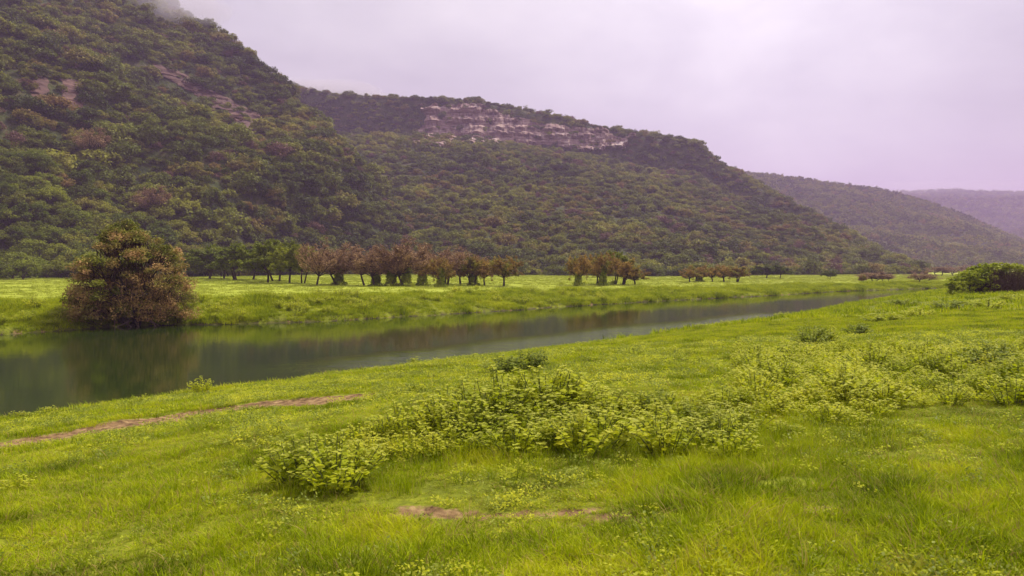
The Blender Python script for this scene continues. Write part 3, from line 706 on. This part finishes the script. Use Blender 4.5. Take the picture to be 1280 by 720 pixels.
# ------------------------------------------------------------------ grass meshes
def tuft(rng, n, rad, h, bw, lean=.5, segs=3, seed_heads=0, drychance=.06):
    mb = MB()
    t = rng.random(n) * 6.283; r = rad * np.sqrt(rng.random(n)); b = np.stack([np.cos(t) * r, np.sin(t) * r, np.full(n, -.02)], -1)
    ta = t + rng.normal(size=n) * .9; ln = lean * rng.uniform(.25, 1.3, n); hh = h * rng.uniform(.45, 1.15, n)
    d = np.stack([np.cos(ta), np.sin(ta), np.zeros(n)], -1); s = np.stack([-np.sin(ta), np.cos(ta), np.zeros(n)], -1)
    ws = bw * rng.uniform(.7, 1.3, n)
    rot = rng.normal(size=n) * .7; s2 = s * np.cos(rot)[:, None] + d * np.sin(rot)[:, None]
    rows = []
    for k in range(segs + 1):
        f = k / segs; c = b + d * (ln * hh * f * f)[:, None]; c[:, 2] += hh * (f - .35 * ln * f * f)
        w = (ws * (1 - f) ** .7)[:, None]
        rows.append((c - s2 * w, c + s2 * w) if k < segs else (c,))
    per = 2 * segs + 1
    v = np.zeros((n, per, 3))
    for k in range(segs): v[:, 2 * k] = rows[k][0]; v[:, 2 * k + 1] = rows[k][1]
    v[:, -1] = rows[-1][0]
    o = (np.arange(n) * per)[:, None]
    q = np.concatenate([o + np.array([2 * k, 2 * k + 1, 2 * k + 3, 2 * k + 2]) for k in range(segs - 1)]) if segs > 1 else None
    tr_ = o + np.array([2 * segs - 2, 2 * segs - 1, 2 * segs])
    tint = np.repeat(np.where(rng.random(n) < drychance, rng.uniform(.4, 1, n), 0), per)
    mb.add(v.reshape(-1, 3), q, tr_, tint=tint)
    return mb
def gpoints(n, rmin, rmax, amax, rng, side='near'):
    """points spread evenly over a sector of ground, off the water and bare earth"""
    r = np.sqrt(rng.random(n) * (rmax ** 2 - rmin ** 2) + rmin ** 2); t = np.radians(rng.uniform(-amax, amax, n))
    x = r * np.sin(t); y = r * np.cos(t); z, sn, sf = gbase(x, y)
    ok = (sn > .05) if side == 'near' else (sf > .12)
    s = soilmask(x, y) + .4 * fbm(x * 3.5, y * 3.5, 3)
    ok &= (s < .47) if side == 'near' else ok
    x, y, sn, sf = x[ok], y[ok], sn[ok], sf[ok]
    return np.stack([x, y, G(x, y)], -1), sn, sf
rg = np.random.default_rng(400)
tA = [tuft(rg, 34, .085, .07, .0045, 1.5, 3, drychance=.2).mesh('turf_tuft', M['grass']) for k in range(5)] + [tuft(rg, 24, .09, .14, .004, .8, 4, drychance=.08).mesh('tall_tuft', M['grass']) for k in range(3)] + [tuft(rg, 10, .06, .25, .004, .9, 4, drychance=.5).mesh('dry_tuft', M['grass']) for k in range(2)]
P, sn, sf = gpoints(60000, 3.0, 15, 43, rg)
kp = fbm(P[:, 0] * 3.1 + 8, P[:, 1] * 3.1, 3) > -.42; P = P[kp]; hn = fbm(P[:, 0] * .5, P[:, 1] * .5, 3)
scatter('short_grass', tA, P, np.clip(.8 + .7 * hn + .5 * fbm(P[:, 0] * 2.6, P[:, 1] * 2.6, 2) + rg.uniform(-.2, .35, len(P)), .35, 1.9), 'bright yellow green short grass growing on the near bank', 'grass', weights=np.where(rg.random(len(P)) < .012, rg.integers(8, 10, len(P)), np.where(hn + rg.normal(size=len(P)) * .25 > .22, rg.integers(5, 8, len(P)), rg.integers(0, 5, len(P)))), seed=8)
tB = [tuft(rg, 36, .2, .13, .008, .8, 2, drychance=.1).mesh('turf_tuft', M['grass']) for k in range(5)]
P, sn, sf = gpoints(75000, 15, 48, 43, rg)
hn = fbm(P[:, 0] * .4, P[:, 1] * .4, 3)
scatter('bank_grass', tB, P, .75 + .6 * hn + .5 * fbm(P[:, 0] * 1.7, P[:, 1] * 1.7, 2) + .9 * (sn < 1.3) + rg.uniform(-.2, .3, len(P)), 'bright green grass sloping down to the river', 'grass', seed=9)
lw = []
for k in range(4):
    mb_ = MB(); n_ = 34; a_ = rg.random(n_) * 6.283; r_ = .09 * np.sqrt(rg.random(n_)); c_ = np.stack([np.cos(a_) * r_, np.sin(a_) * r_, rg.uniform(.02, .10, n_)], -1)
    leafquads(mb_, c_ * [1, 1, .8], .026, rg, flat=.5, aspect=.6, tint=rg.uniform(0, .35, n_)); lw.append(mb_.mesh('low_weed', M['weed'] if k < 2 else M['shrub']))
P2_, _, _ = gpoints(42000, 3, 30, 43, rg); k_ = fbm(P2_[:, 0] * .8 + 2, P2_[:, 1] * .8, 3) + rg.normal(size=len(P2_)) * .2 > .16; P2_ = P2_[k_]
scatter('low_weeds', lw, P2_, rg.uniform(.6, 1.3, len(P2_)) * (1 + P2_[:, 1] / 45), 'tiny pale broad-leaved weeds dotted through the near grass', 'ground cover', seed=21)
tC = [tuft(rg, 34, .5, .34, .022, .6, 2).mesh('turf_tuft', M['grass']) for k in range(4)]
P, sn, sf = gpoints(50000, 46, 260, 43, rg)
P, sn = P[sn < 60], sn[sn < 60]
scatter('far_bank_grass', tC, P, rg.uniform(.6, 1.2, len(P)), 'grass on the near bank beyond the shrubs', 'grass', seed=10)
# far side
tD = [tuft(rg, 30, .7, .26, .035, .6, 1).mesh('meadow_tuft', M['meadow']) for k in range(4)]
P, sn, sf = gpoints(90000, 62, 420, 43, rg, 'far'); m = sf > 7 + 3 * fbm(P[:, 0] * .3, P[:, 1] * .3, 2)
P = P[m]; scatter('meadow_grass', tD, P, rg.uniform(.5, 1.1, len(P)), 'pale bright grass of the flat meadow across the river', 'grass', seed=11)
tE = [tuft(rg, 40, .5, .62, .028, .9, 2).mesh('bank_tuft', M['bankgrass']) for k in range(4)]
P, sn, sf = gpoints(380000, 50, 260, 43, rg, 'far'); m = (sf > .12) & (sf < 11 + 2 * fbm(P[:, 0] * .3, P[:, 1] * .3, 2)); P = P[m]; sf = sf[m]
hn = fbm(P[:, 0] * .25, P[:, 1] * .25, 3)
scatter('rank_bank_grass', tE, P, .75 + 1.1 * np.maximum(hn, -.35) + rg.uniform(-.2, .2, len(P)), 'rank green grass hanging over the opposite river bank', 'grass', seed=12)

# ------------------------------------------------------------------ leafy plants
def ovate(mb, c, a, nrm, size, tint):
    """broad ovate leaves with a folded midrib: 6 points each"""
    b = unit(np.cross(nrm, a)); s = size[:, None]
    v = np.stack([c, c + a * s * .35 + b * s * .36 + nrm * s * .06, c + a * s * .8 + b * s * .2 - nrm * s * .02, c + a * s * 1.05 - nrm * s * .14,
                  c + a * s * .8 - b * s * .2 - nrm * s * .02, c + a * s * .35 - b * s * .36 + nrm * s * .06, c + a * s * .45 - nrm * s * .03], 1)
    n = len(c); o = (np.arange(n) * 7)[:, None]
    q = np.concatenate([o + np.array(x) for x in ((0, 1, 2, 6), (6, 2, 3, 4), (0, 6, 4, 5))])
    mb.add(v.reshape(-1, 3), q, tint=np.repeat(tint, 7))
def weedplant(rng, h, w, nst, leaf, mat, toplight=.6, per=20):
    st, fo = MB(), MB()
    for k in range(nst):
        a = rng.random() * 6.283; r = w * .5 * math.sqrt(rng.random()); tip = np.array([math.cos(a) * r, math.sin(a) * r, h * (1 - .45 * (r / (w * .5)) ** 2) * rng.uniform(.75, 1.08)])
        b0 = np.array([math.cos(a) * r * .35, math.sin(a) * r * .35, -.03])
        p = bez(b0, tip, (0, 0, .12), rng, 7, .07); tube(st, p, np.linspace(.007, .003, 7), 4)
        f = .12 + .88 * rng.random(per) ** .8; i = np.minimum((f * 6).astype(int), 5); g = (f * 6 - i)[:, None]; c = p[i] * (1 - g) + p[i + 1] * g
        az = rng.random(per) * 6.283; el = rng.uniform(-.2, .55, per); d = np.stack([np.cos(az) * np.cos(el), np.sin(az) * np.cos(el), np.sin(el)], -1)
        nr = unit(np.stack([rng.normal(size=per) * .7, rng.normal(size=per) * .7 - .25, np.ones(per)], -1)); nr = unit(nr - (nr * d).sum(-1, keepdims=True) * d)
        ovate(fo, c + d * .02, d, nr, leaf * rng.uniform(.5, 1.35, per) * (1.15 - .45 * f), np.clip((f - .6) * 2.2, 0, 1) * toplight * rng.uniform(.0, 1.2, per))
        # a tight whorl of small pale leaves at the tip
        m = 6; az = np.arange(m) / m * 6.283 + rng.random(); d = np.stack([np.cos(az) * .8, np.sin(az) * .8, np.full(m, .55)], -1); d = unit(d)
        nr = unit(np.array([[0, 0, 1.]]) - d[:, 2:3] * d)
        ovate(fo, np.repeat(tip[None], m, 0), d, nr, leaf * rng.uniform(.3, .65, m), toplight * rng.uniform(.4, 1, m))
    return ('foliage', fo.mesh('foliage', M[mat])), ('stem', st.mesh('stem', M['stem'], True))
weeds = [weedplant(np.random.default_rng(500 + k), .55, 1.0, 26, .072, 'weed') for k in range(5)]
shrubs = [weedplant(np.random.default_rng(520 + k), .75, 1.15, 44, .085, 'shrub', .35, per=16) for k in range(3)]
bright = [weedplant(np.random.default_rng(530 + k), .40, .95, 20, .07, 'weed', .8) for k in range(3)]
THK = [(350, 622), (372, 592), (440, 566), (500, 541), (560, 523), (640, 511), (720, 514), (800, 520), (880, 516), (960, 508), (1040, 498), (1095, 502), (1110, 520), (1085, 536), (980, 552), (900, 578), (800, 572), (700, 576), (600, 566), (520, 572), (470, 598), (430, 622)]
cand = []
rgw = np.random.default_rng(600)
for x in np.arange(-6, 9, .46):
    for y in np.arange(8, 24, .46): cand.append((x + rgw.normal() * .14, y + rgw.normal() * .14))
cand = np.array(cand); cz = G(cand[:, 0], cand[:, 1]); px, py = project(cand[:, 0], cand[:, 1], cz)
m = inpoly(px, py, THK) & (fbm(cand[:, 0] * .9 + 3, cand[:, 1] * .9, 3) > np.where(px > 860, -.45, -.42)); cand = cand[m]; cz = cz[m]; px = px[m]; py = py[m]
ids = np.arange(len(cand))
if len(cand) > 295: ids = rgw.permutation(len(cand))[:295]
extra = [(cand[i, 0], cand[i, 1], cz[i] - .02) for i in ids[215:]]
for i in ids[:215]:
    left = px[i] < 500; hh_ = float(fbm(np.array(cand[i, 0] * .7), np.array(cand[i, 1] * .7 + 5), 2)); sc = rgw.uniform(.66, 1.05) * (1.12 if 520 < px[i] < 720 else .9 if px[i] < 470 else 1.05 if px[i] < 860 else .9) * (1 + .8 * hh_)
    pr = bright[rgw.integers(3)] if (px[i] > 850 and rgw.random() < .35) else weeds[rgw.integers(5)]
    lab, g = (('pale green broad-leaved weed on the low end of the long thicket', 'weeds at the low end of the thicket') if left else
              ('light green broad-leaved weed in the middle of the long thicket', 'weeds in the middle of the thicket') if px[i] < 860 else
              ('yellowish green broad-leaved weed in the thinning end of the thicket', 'weeds in the thinning end of the thicket'))
    thing('leafy_weed', (cand[i, 0], cand[i, 1], cz[i] - .02), rgw.uniform(0, 6.28), (sc * 1.08, sc * 1.08, sc * rgw.uniform(.72, 1.05)), pr, lab, 'weed', g)
tT = [tuft(rgw, 30, .15, .42, .004, .55, 4, drychance=.12).mesh('tall_tuft', M['grass']) for k in range(4)]
qx, qy = rgw.uniform(-7, 10, 30000), rgw.uniform(8, 26, 30000); qz = G(qx, qy); a_, b_ = project(qx, qy, qz)
dd = polymask(a_, b_ - 22, THK, 1); kk = (rgw.random(30000) < np.clip(.36 + dd / 80, 0, .5)) & (dd > -34)
scatter('tall_grass', tT, np.stack([qx, qy, qz], -1)[kk], rgw.uniform(.28, .8, kk.sum()), 'taller grass growing through and in front of the weed thicket', 'grass', seed=14)
def shrub(px, py, wpx, hpx, label, k=0, src=None, name='shrub', group=None):
    p = hit(px, py)
    while float(gbase(p[0], p[1])[1]) < .25: py += 1.0; p = hit(px, py)
    d = p[1]; pr = (src or shrubs)[k % 3]; w0, h0 = {id(shrubs): (1.25, .8), id(weeds): (.95, .68), id(bright): (1.0, .47)}[id(src or shrubs)]
    sx = wpx / F * d / w0; sz = hpx / F * d / h0
    return thing(name, p - [0, 0, .03], px * .37, (sx, sx, sz), pr, label, 'shrub', group)
shrub(628, 468, 74, 27, 'low spreading green shrub on the river side of a darker twin', 0)
shrub(664, 463, 56, 31, 'rounded darker green shrub beside the water, twin of a spreading one', 1)
shrub(1015, 433, 58, 33, 'dark leafed rounded shrub standing in the sunlit grass slope', 2)
shrub(1036, 428, 40, 26, 'paler shrub touching the dark rounded one on the grass slope', 0, weeds)
shrub(1072, 419, 42, 18, 'small dark shrub on the grass slope behind the dark rounded one', 1)
shrub(818, 520, 58, 42, 'compact dark green bush in the middle of the pale weed thicket', 2)
shrub(793, 446, 32, 17, 'small pale green shrub alone on the grass near the water', 1, weeds)
shrub(842, 441, 38, 12, 'flat pale shrub on the grass near the bank edge', 2, weeds)
shrub(1240, 462, 90, 40, 'broad green shrub among yellowish weeds at the side of the slope', 0)
shrub(1195, 470, 60, 26, 'pale green shrub between yellowish weeds up the slope', 1, weeds)
shrub(1270, 470, 60, 30, 'green shrub cut by the edge of the view beside a broader one', 2)
shrub(1105, 402, 60, 16, 'pale mounded shrub on the bank crest, closest to the river bend', 0, weeds)
shrub(1150, 396, 50, 14, 'pale low mound of leaves on the bank crest between two others', 1, weeds)
shrub(1185, 388, 60, 17, 'low mounded shrub on the crest below the vine-covered bush', 2)
shrub(1130, 383, 50, 11, 'flat dark mounded shrub close to the river end', 0)
shrub(1235, 385, 56, 15, 'yellow green mounded shrub in front of the vine-covered bush', 1, weeds)
shrub(1270, 376, 40, 14, 'small yellow green shrub beneath the dark twiggy hollow', 2, weeds)
shrub(765, 430, 30, 9, 'tiny shrub at the bank edge halfway along the river', 2, weeds)
shrub(20, 612, 60, 26, 'small pale leafy weed clump beside the dirt track', 0, weeds)
shrub(855, 548, 34, 30, 'small broad-leaved weed at the front of the thicket', 1, weeds)
shrub(905, 655, 34, 14, 'tiny dark rosette weed beside the bare earth patch', 1)
# plants along the near water edge
for px, py, w, h in ((22, 520, 36, 14), (60, 515, 36, 16), (130, 497, 16, 12), (180, 492, 18, 14), (300, 480, 22, 10), (345, 470, 18, 10), (385, 466, 24, 9), (438, 463, 22, 8), (470, 459, 26, 9), (520, 456, 30, 14), (545, 450, 24, 8), (586, 446, 26, 8), (730, 432, 26, 8), (880, 410, 30, 8), (905, 406, 24, 9), (980, 396, 30, 9)):
    shrub(px, py, w, h, 'small pale weed growing on the lip of the near river bank', int(w), bright, 'bank_weed', 'weeds along the lip of the near bank')
shrub(252, 482, 34, 28, 'tall thin sprig of leaves rising over the water edge near the track', 1, weeds, 'bank_weed')
shrub(228, 486, 20, 14, 'short leafy sprig beside the tall one at the water edge', 2, weeds, 'bank_weed')
# scattered yellowish weeds on the upper slope
c2 = []
for _ in range(5000):
    a, b = rgw.uniform(930, 1290), rgw.uniform(440, 508)
    if len(c2) >= 140: break
    if rgw.random() > .35 + .5 * (fbm(np.array(a * .02), np.array(b * .05), 2)): continue
    p = hit(a, b)
    if all((p[0] - q[0]) ** 2 + (p[1] - q[1]) ** 2 > .22 for q in c2): c2.append(p)
extra += [tuple(p) for p in c2[75:]]
scatter('weed_drift', [m_[0][1] for m_ in bright + weeds[:2]], np.array(extra), rgw.uniform(.5, 1.0, len(extra)), 'yellow green broad-leaved weeds filling in between the larger ones', 'weeds', seed=31)
for p in c2[:75]:
    thing('leafy_weed', p - [0, 0, .02], rgw.uniform(0, 6.28), rgw.uniform(.45, 1.1), bright[rgw.integers(3)] if rgw.random() < .6 else weeds[rgw.integers(5)], 'low yellow green weed scattered over the upper grass slope', 'weed', 'weeds scattered on the upper slope')
# far bank leafy patches
rgf = np.random.default_rng(650)
for cx, n in ((265, 16), (440, 34), (500, 14), (728, 20), (60, 14), (340, 14), (580, 14), (10, 8), (650, 10), (830, 10)):
    for k in range(n):
        px = cx + rgf.normal() * 24; d0 = None
        p = hit(px, rgf.uniform(384, 410) - .045 * max(0, px - 80))
        if float(gbase(p[0], p[1])[2]) < .2: continue
        thing('bank_plant', p, rgf.uniform(0, 6.28), rgf.uniform(.8, 1.9), weeds[rgf.integers(5)], 'pale leafy plant trailing down the opposite river bank', 'plant', 'leafy plants on the opposite bank')
# ------------------------------------------------------------------ vine-covered bush, upper slope
vb = hit(1245, 366); rgv = np.random.default_rng(700); D = vb[1]; sc = D / F
vo, tw = MB(), MB()
Wb, Hb = 128 * sc, 37 * sc
for k in range(560):
    a = rgv.random() * 6.283; e = rgv.random(); rad = math.sqrt(max(0, 1 - e * e)) * rgv.uniform(.75, 1)
    lp_ = 1 + .16 * math.sin(a * 4) + .12 * math.sin(a * 7 + e * 8); c = np.array([math.cos(a) * rad * Wb * .5 * lp_, math.sin(a) * rad * Wb * .3 * lp_, e * Hb * .93 * (1 + .1 * math.sin(a * 5))])
    if c[1] < .05 * Wb and c[0] > -.12 * Wb and c[2] < Hb * .80: continue      # the open twiggy side
    r = rgv.uniform(.18, .42); n = 110; d = rdir(n, rgv)
    p = c + d * r * [1, 1, .6]; p = p[p[:, 2] > -.1]; p = p[::3]; leafquads(vo, p, .21, rgv, flat=.4, tint=0, aspect=.75)
for k in range(800):
    a = rgv.random() * 6.283; c = np.array([rgv.uniform(-.2, .5) * Wb, rgv.uniform(-.27, .2) * Wb, 0])
    t0 = c * [1, 1, 0] + [0, 0, -.1]; e1 = c + [rgv.normal() * .5, -abs(rgv.normal()) * .4, rgv.uniform(.3, .92) * Hb]
    tube(tw, bez(t0, e1, (0, 0, .1), rgv, 6, .25), np.linspace(.03, .008, 6), 3)
    for j in range(3):
        m_ = t0 + (e1 - t0) * rgv.uniform(.4, 1); tube(tw, bez(m_, m_ + rgv.normal(size=3) * .35, (0, 0, 0), rgv, 4, .2), np.linspace(.012, .005, 4), 3)
cc = np.stack([rgv.uniform(-.15, .48, 6000) * Wb, rgv.uniform(-.15, .2, 6000) * Wb, rgv.random(6000) * Hb * .8], -1); cc[:, 2] *= np.sqrt(np.clip(1 - (cc[:, 0] / (Wb * .52)) ** 2, 0, 1))
leafquads(tw, cc, .08, rgv, flat=0)
thing('vine_covered_bush', vb - [0, 0, .1], 0, 1, [('vine', vo.mesh('vine', M['vine'])), ('twig', tw.mesh('twig', M['drytwig']))], 'low dark twiggy bush draped in green vines on the crest of the near bank', 'bush')

# ------------------------------------------------------------------ air, mist, light, camera
def volmat(name, col, dens, an=0.0):
    m, nt, out = newmat(name); v = nt.nodes.new('ShaderNodeVolumePrincipled'); v.inputs['Color'].default_value = (*col, 1); v.inputs['Density'].default_value = dens; v.inputs['Anisotropy'].default_value = an
    nt.links.new(v.outputs[0], out.inputs['Volume']); return m
HZ = 1
if HZ:
    mb = MB(); x0, x1, y0, y1, z0, z1 = -6500, 6500, -6500, 6500, -3, 460
    mb.add([(x, y, z) for z in (z0, z1) for y in (y0, y1) for x in (x0, x1)], [(0, 2, 3, 1), (4, 5, 7, 6), (0, 1, 5, 4), (2, 6, 7, 3), (0, 4, 6, 2), (1, 3, 7, 5)])
    tag(obj('haze', mb.mesh('haze', volmat('haze_air', (.66, .48, .86), .00024))), kind='stuff')

# thin low cloud resting on the ridges
mistm = volmat('ridge_mist_air', (.80, .76, .84), .022)
for mx, my, d, rx, rz, k in ((395, 122, 850, 75, 17, 1), (450, 132, 845, 60, 13, 2), (352, 116, 880, 60, 16, 3), (222, 12, 545, 36, 13, 4), (500, 134, 850, 42, 9, 5), (1215, 238, 2500, 330, 24, 6), (1120, 234, 2560, 260, 20, 7)):
    rm = np.random.default_rng(800 + k); u_, v_ = np.meshgrid(np.linspace(0, 2 * math.pi, 25)[:-1], np.linspace(0, math.pi, 14)); dx, dy, dz = ray(mx, my); q_ = d / dy
    w_ = 1 + .35 * fbm(np.cos(u_) * np.sin(v_) * 1.6 + k * 7, np.cos(v_) * 1.6 + np.sin(u_) * np.sin(v_) * 1.3, 3)
    vv = np.stack([np.cos(u_) * np.sin(v_) * rx * w_ + dx * q_, np.sin(u_) * np.sin(v_) * rx * .55 * w_ + d, np.cos(v_) * rz * w_ + CAMZ + dz * q_], -1)
    a_, b_ = u_.shape; i_ = np.arange(a_ - 1)[:, None] * b_; j_ = np.arange(b_)[None]; k_ = (j_ + 1) % b_
    mb = MB(); mb.add(vv.reshape(-1, 3), np.stack([i_ + j_, i_ + b_ + j_, i_ + b_ + k_, i_ + k_], -1).reshape(-1, 4))
    mm = mistm if d < 1000 else volmat('far_mist_air', (.90, .84, .96), .0006)
    tag(obj('ridge_mist', mb.mesh('ridge_mist', mm)), 'thin white mist drifting over the ridge', kind='stuff')

w = bpy.data.worlds.new('World'); SC.world = w; w.use_nodes = True; nt = w.node_tree; nt.nodes.clear()
SUN_EL, SUN_AZ = 56, 48            # azimuth clockwise from +Y
sky = nt.nodes.new('ShaderNodeTexSky'); sky.sky_type = 'NISHITA'; sky.sun_disc = False; sky.sun_elevation = math.radians(SUN_EL); sky.sun_rotation = math.radians(SUN_AZ)
geo = nt.nodes.new('ShaderNodeTexCoord'); sep = nt.nodes.new('ShaderNodeSeparateXYZ'); nt.links.new(geo.outputs['Generated'], sep.inputs[0])
el = math_(nt, 'MAXIMUM', sep.outputs[2], 0.0)
mp = nt.nodes.new('ShaderNodeMapping'); nt.links.new(geo.outputs['Generated'], mp.inputs[0]); mp.inputs['Scale'].default_value = (1, 1, 2.2)
cl = noise(nt, 2.3, 7, mp.outputs[0], .55, .15)
cb = ramp(nt, cl, [(.28, (.56, .52, .60)), (.5, (.76, .71, .77)), (.72, (.97, .91, .94))])
lum = math_(nt, 'MULTIPLY_ADD', el, .75, .57)
dt = nt.nodes.new('ShaderNodeVectorMath'); dt.operation = 'DOT_PRODUCT'; nt.links.new(geo.outputs['Generated'], dt.inputs[0])
g_az, g_el = math.radians(18), math.radians(17); dt.inputs[1].default_value = (math.sin(g_az) * math.cos(g_el), math.cos(g_az) * math.cos(g_el), math.sin(g_el))
gl = math_(nt, 'POWER', math_(nt, 'MAXIMUM', dt.outputs['Value'], 0.0), 22.0)
lum = math_(nt, 'ADD', lum, math_(nt, 'MULTIPLY', gl, .34))
vm = nt.nodes.new('ShaderNodeVectorMath'); vm.operation = 'SCALE'; nt.links.new(cb, vm.inputs[0]); nt.links.new(lum, vm.inputs['Scale'])
bg1 = nt.nodes.new('ShaderNodeBackground'); nt.links.new(vm.outputs[0], bg1.inputs[0]); bg1.inputs[1].default_value = 1.0
bg2 = nt.nodes.new('ShaderNodeBackground'); nt.links.new(sky.outputs[0], bg2.inputs[0]); bg2.inputs[1].default_value = .1
mxs = nt.nodes.new('ShaderNodeMixShader'); mxs.inputs[0].default_value = .93; nt.links.new(bg2.outputs[0], mxs.inputs[1]); nt.links.new(bg1.outputs[0], mxs.inputs[2])
wo = nt.nodes.new('ShaderNodeOutputWorld'); nt.links.new(mxs.outputs[0], wo.inputs[0])

ld = bpy.data.lights.new('sun', 'SUN'); ld.energy = 5.0; ld.angle = math.radians(7); ld.color = (1.0, .93, .80)
lo = bpy.data.objects.new('sun', ld); COL.objects.link(lo)
a, e = math.radians(SUN_AZ), math.radians(SUN_EL); dv = Vector((math.sin(a) * math.cos(e), math.cos(a) * math.cos(e), math.sin(e)))
lo.rotation_euler = dv.to_track_quat('Z', 'Y').to_euler(); lo.location = dv * 300

cd = bpy.data.cameras.new('camera'); cam = bpy.data.objects.new('camera', cd); COL.objects.link(cam)
cd.sensor_width = 36; cd.lens = F / 1280 * 36; cd.clip_end = 20000; cd.clip_start = .05
cam.location = (0, 0, CAMZ); cam.rotation_euler = (math.radians(90) - PITCH, 0, 0); SC.camera = cam
SC.view_settings.view_transform = 'Standard'; SC.view_settings.look = 'None'; SC.view_settings.gamma = 1; SC.view_settings.exposure = .33
SC.cycles.volume_bounces = 1; SC.cycles.max_bounces = 8; SC.cycles.transparent_max_bounces = 8; SC.cycles.diffuse_bounces = 3; SC.cycles.glossy_bounces = 3
SC.render.threads_mode = 'AUTO'
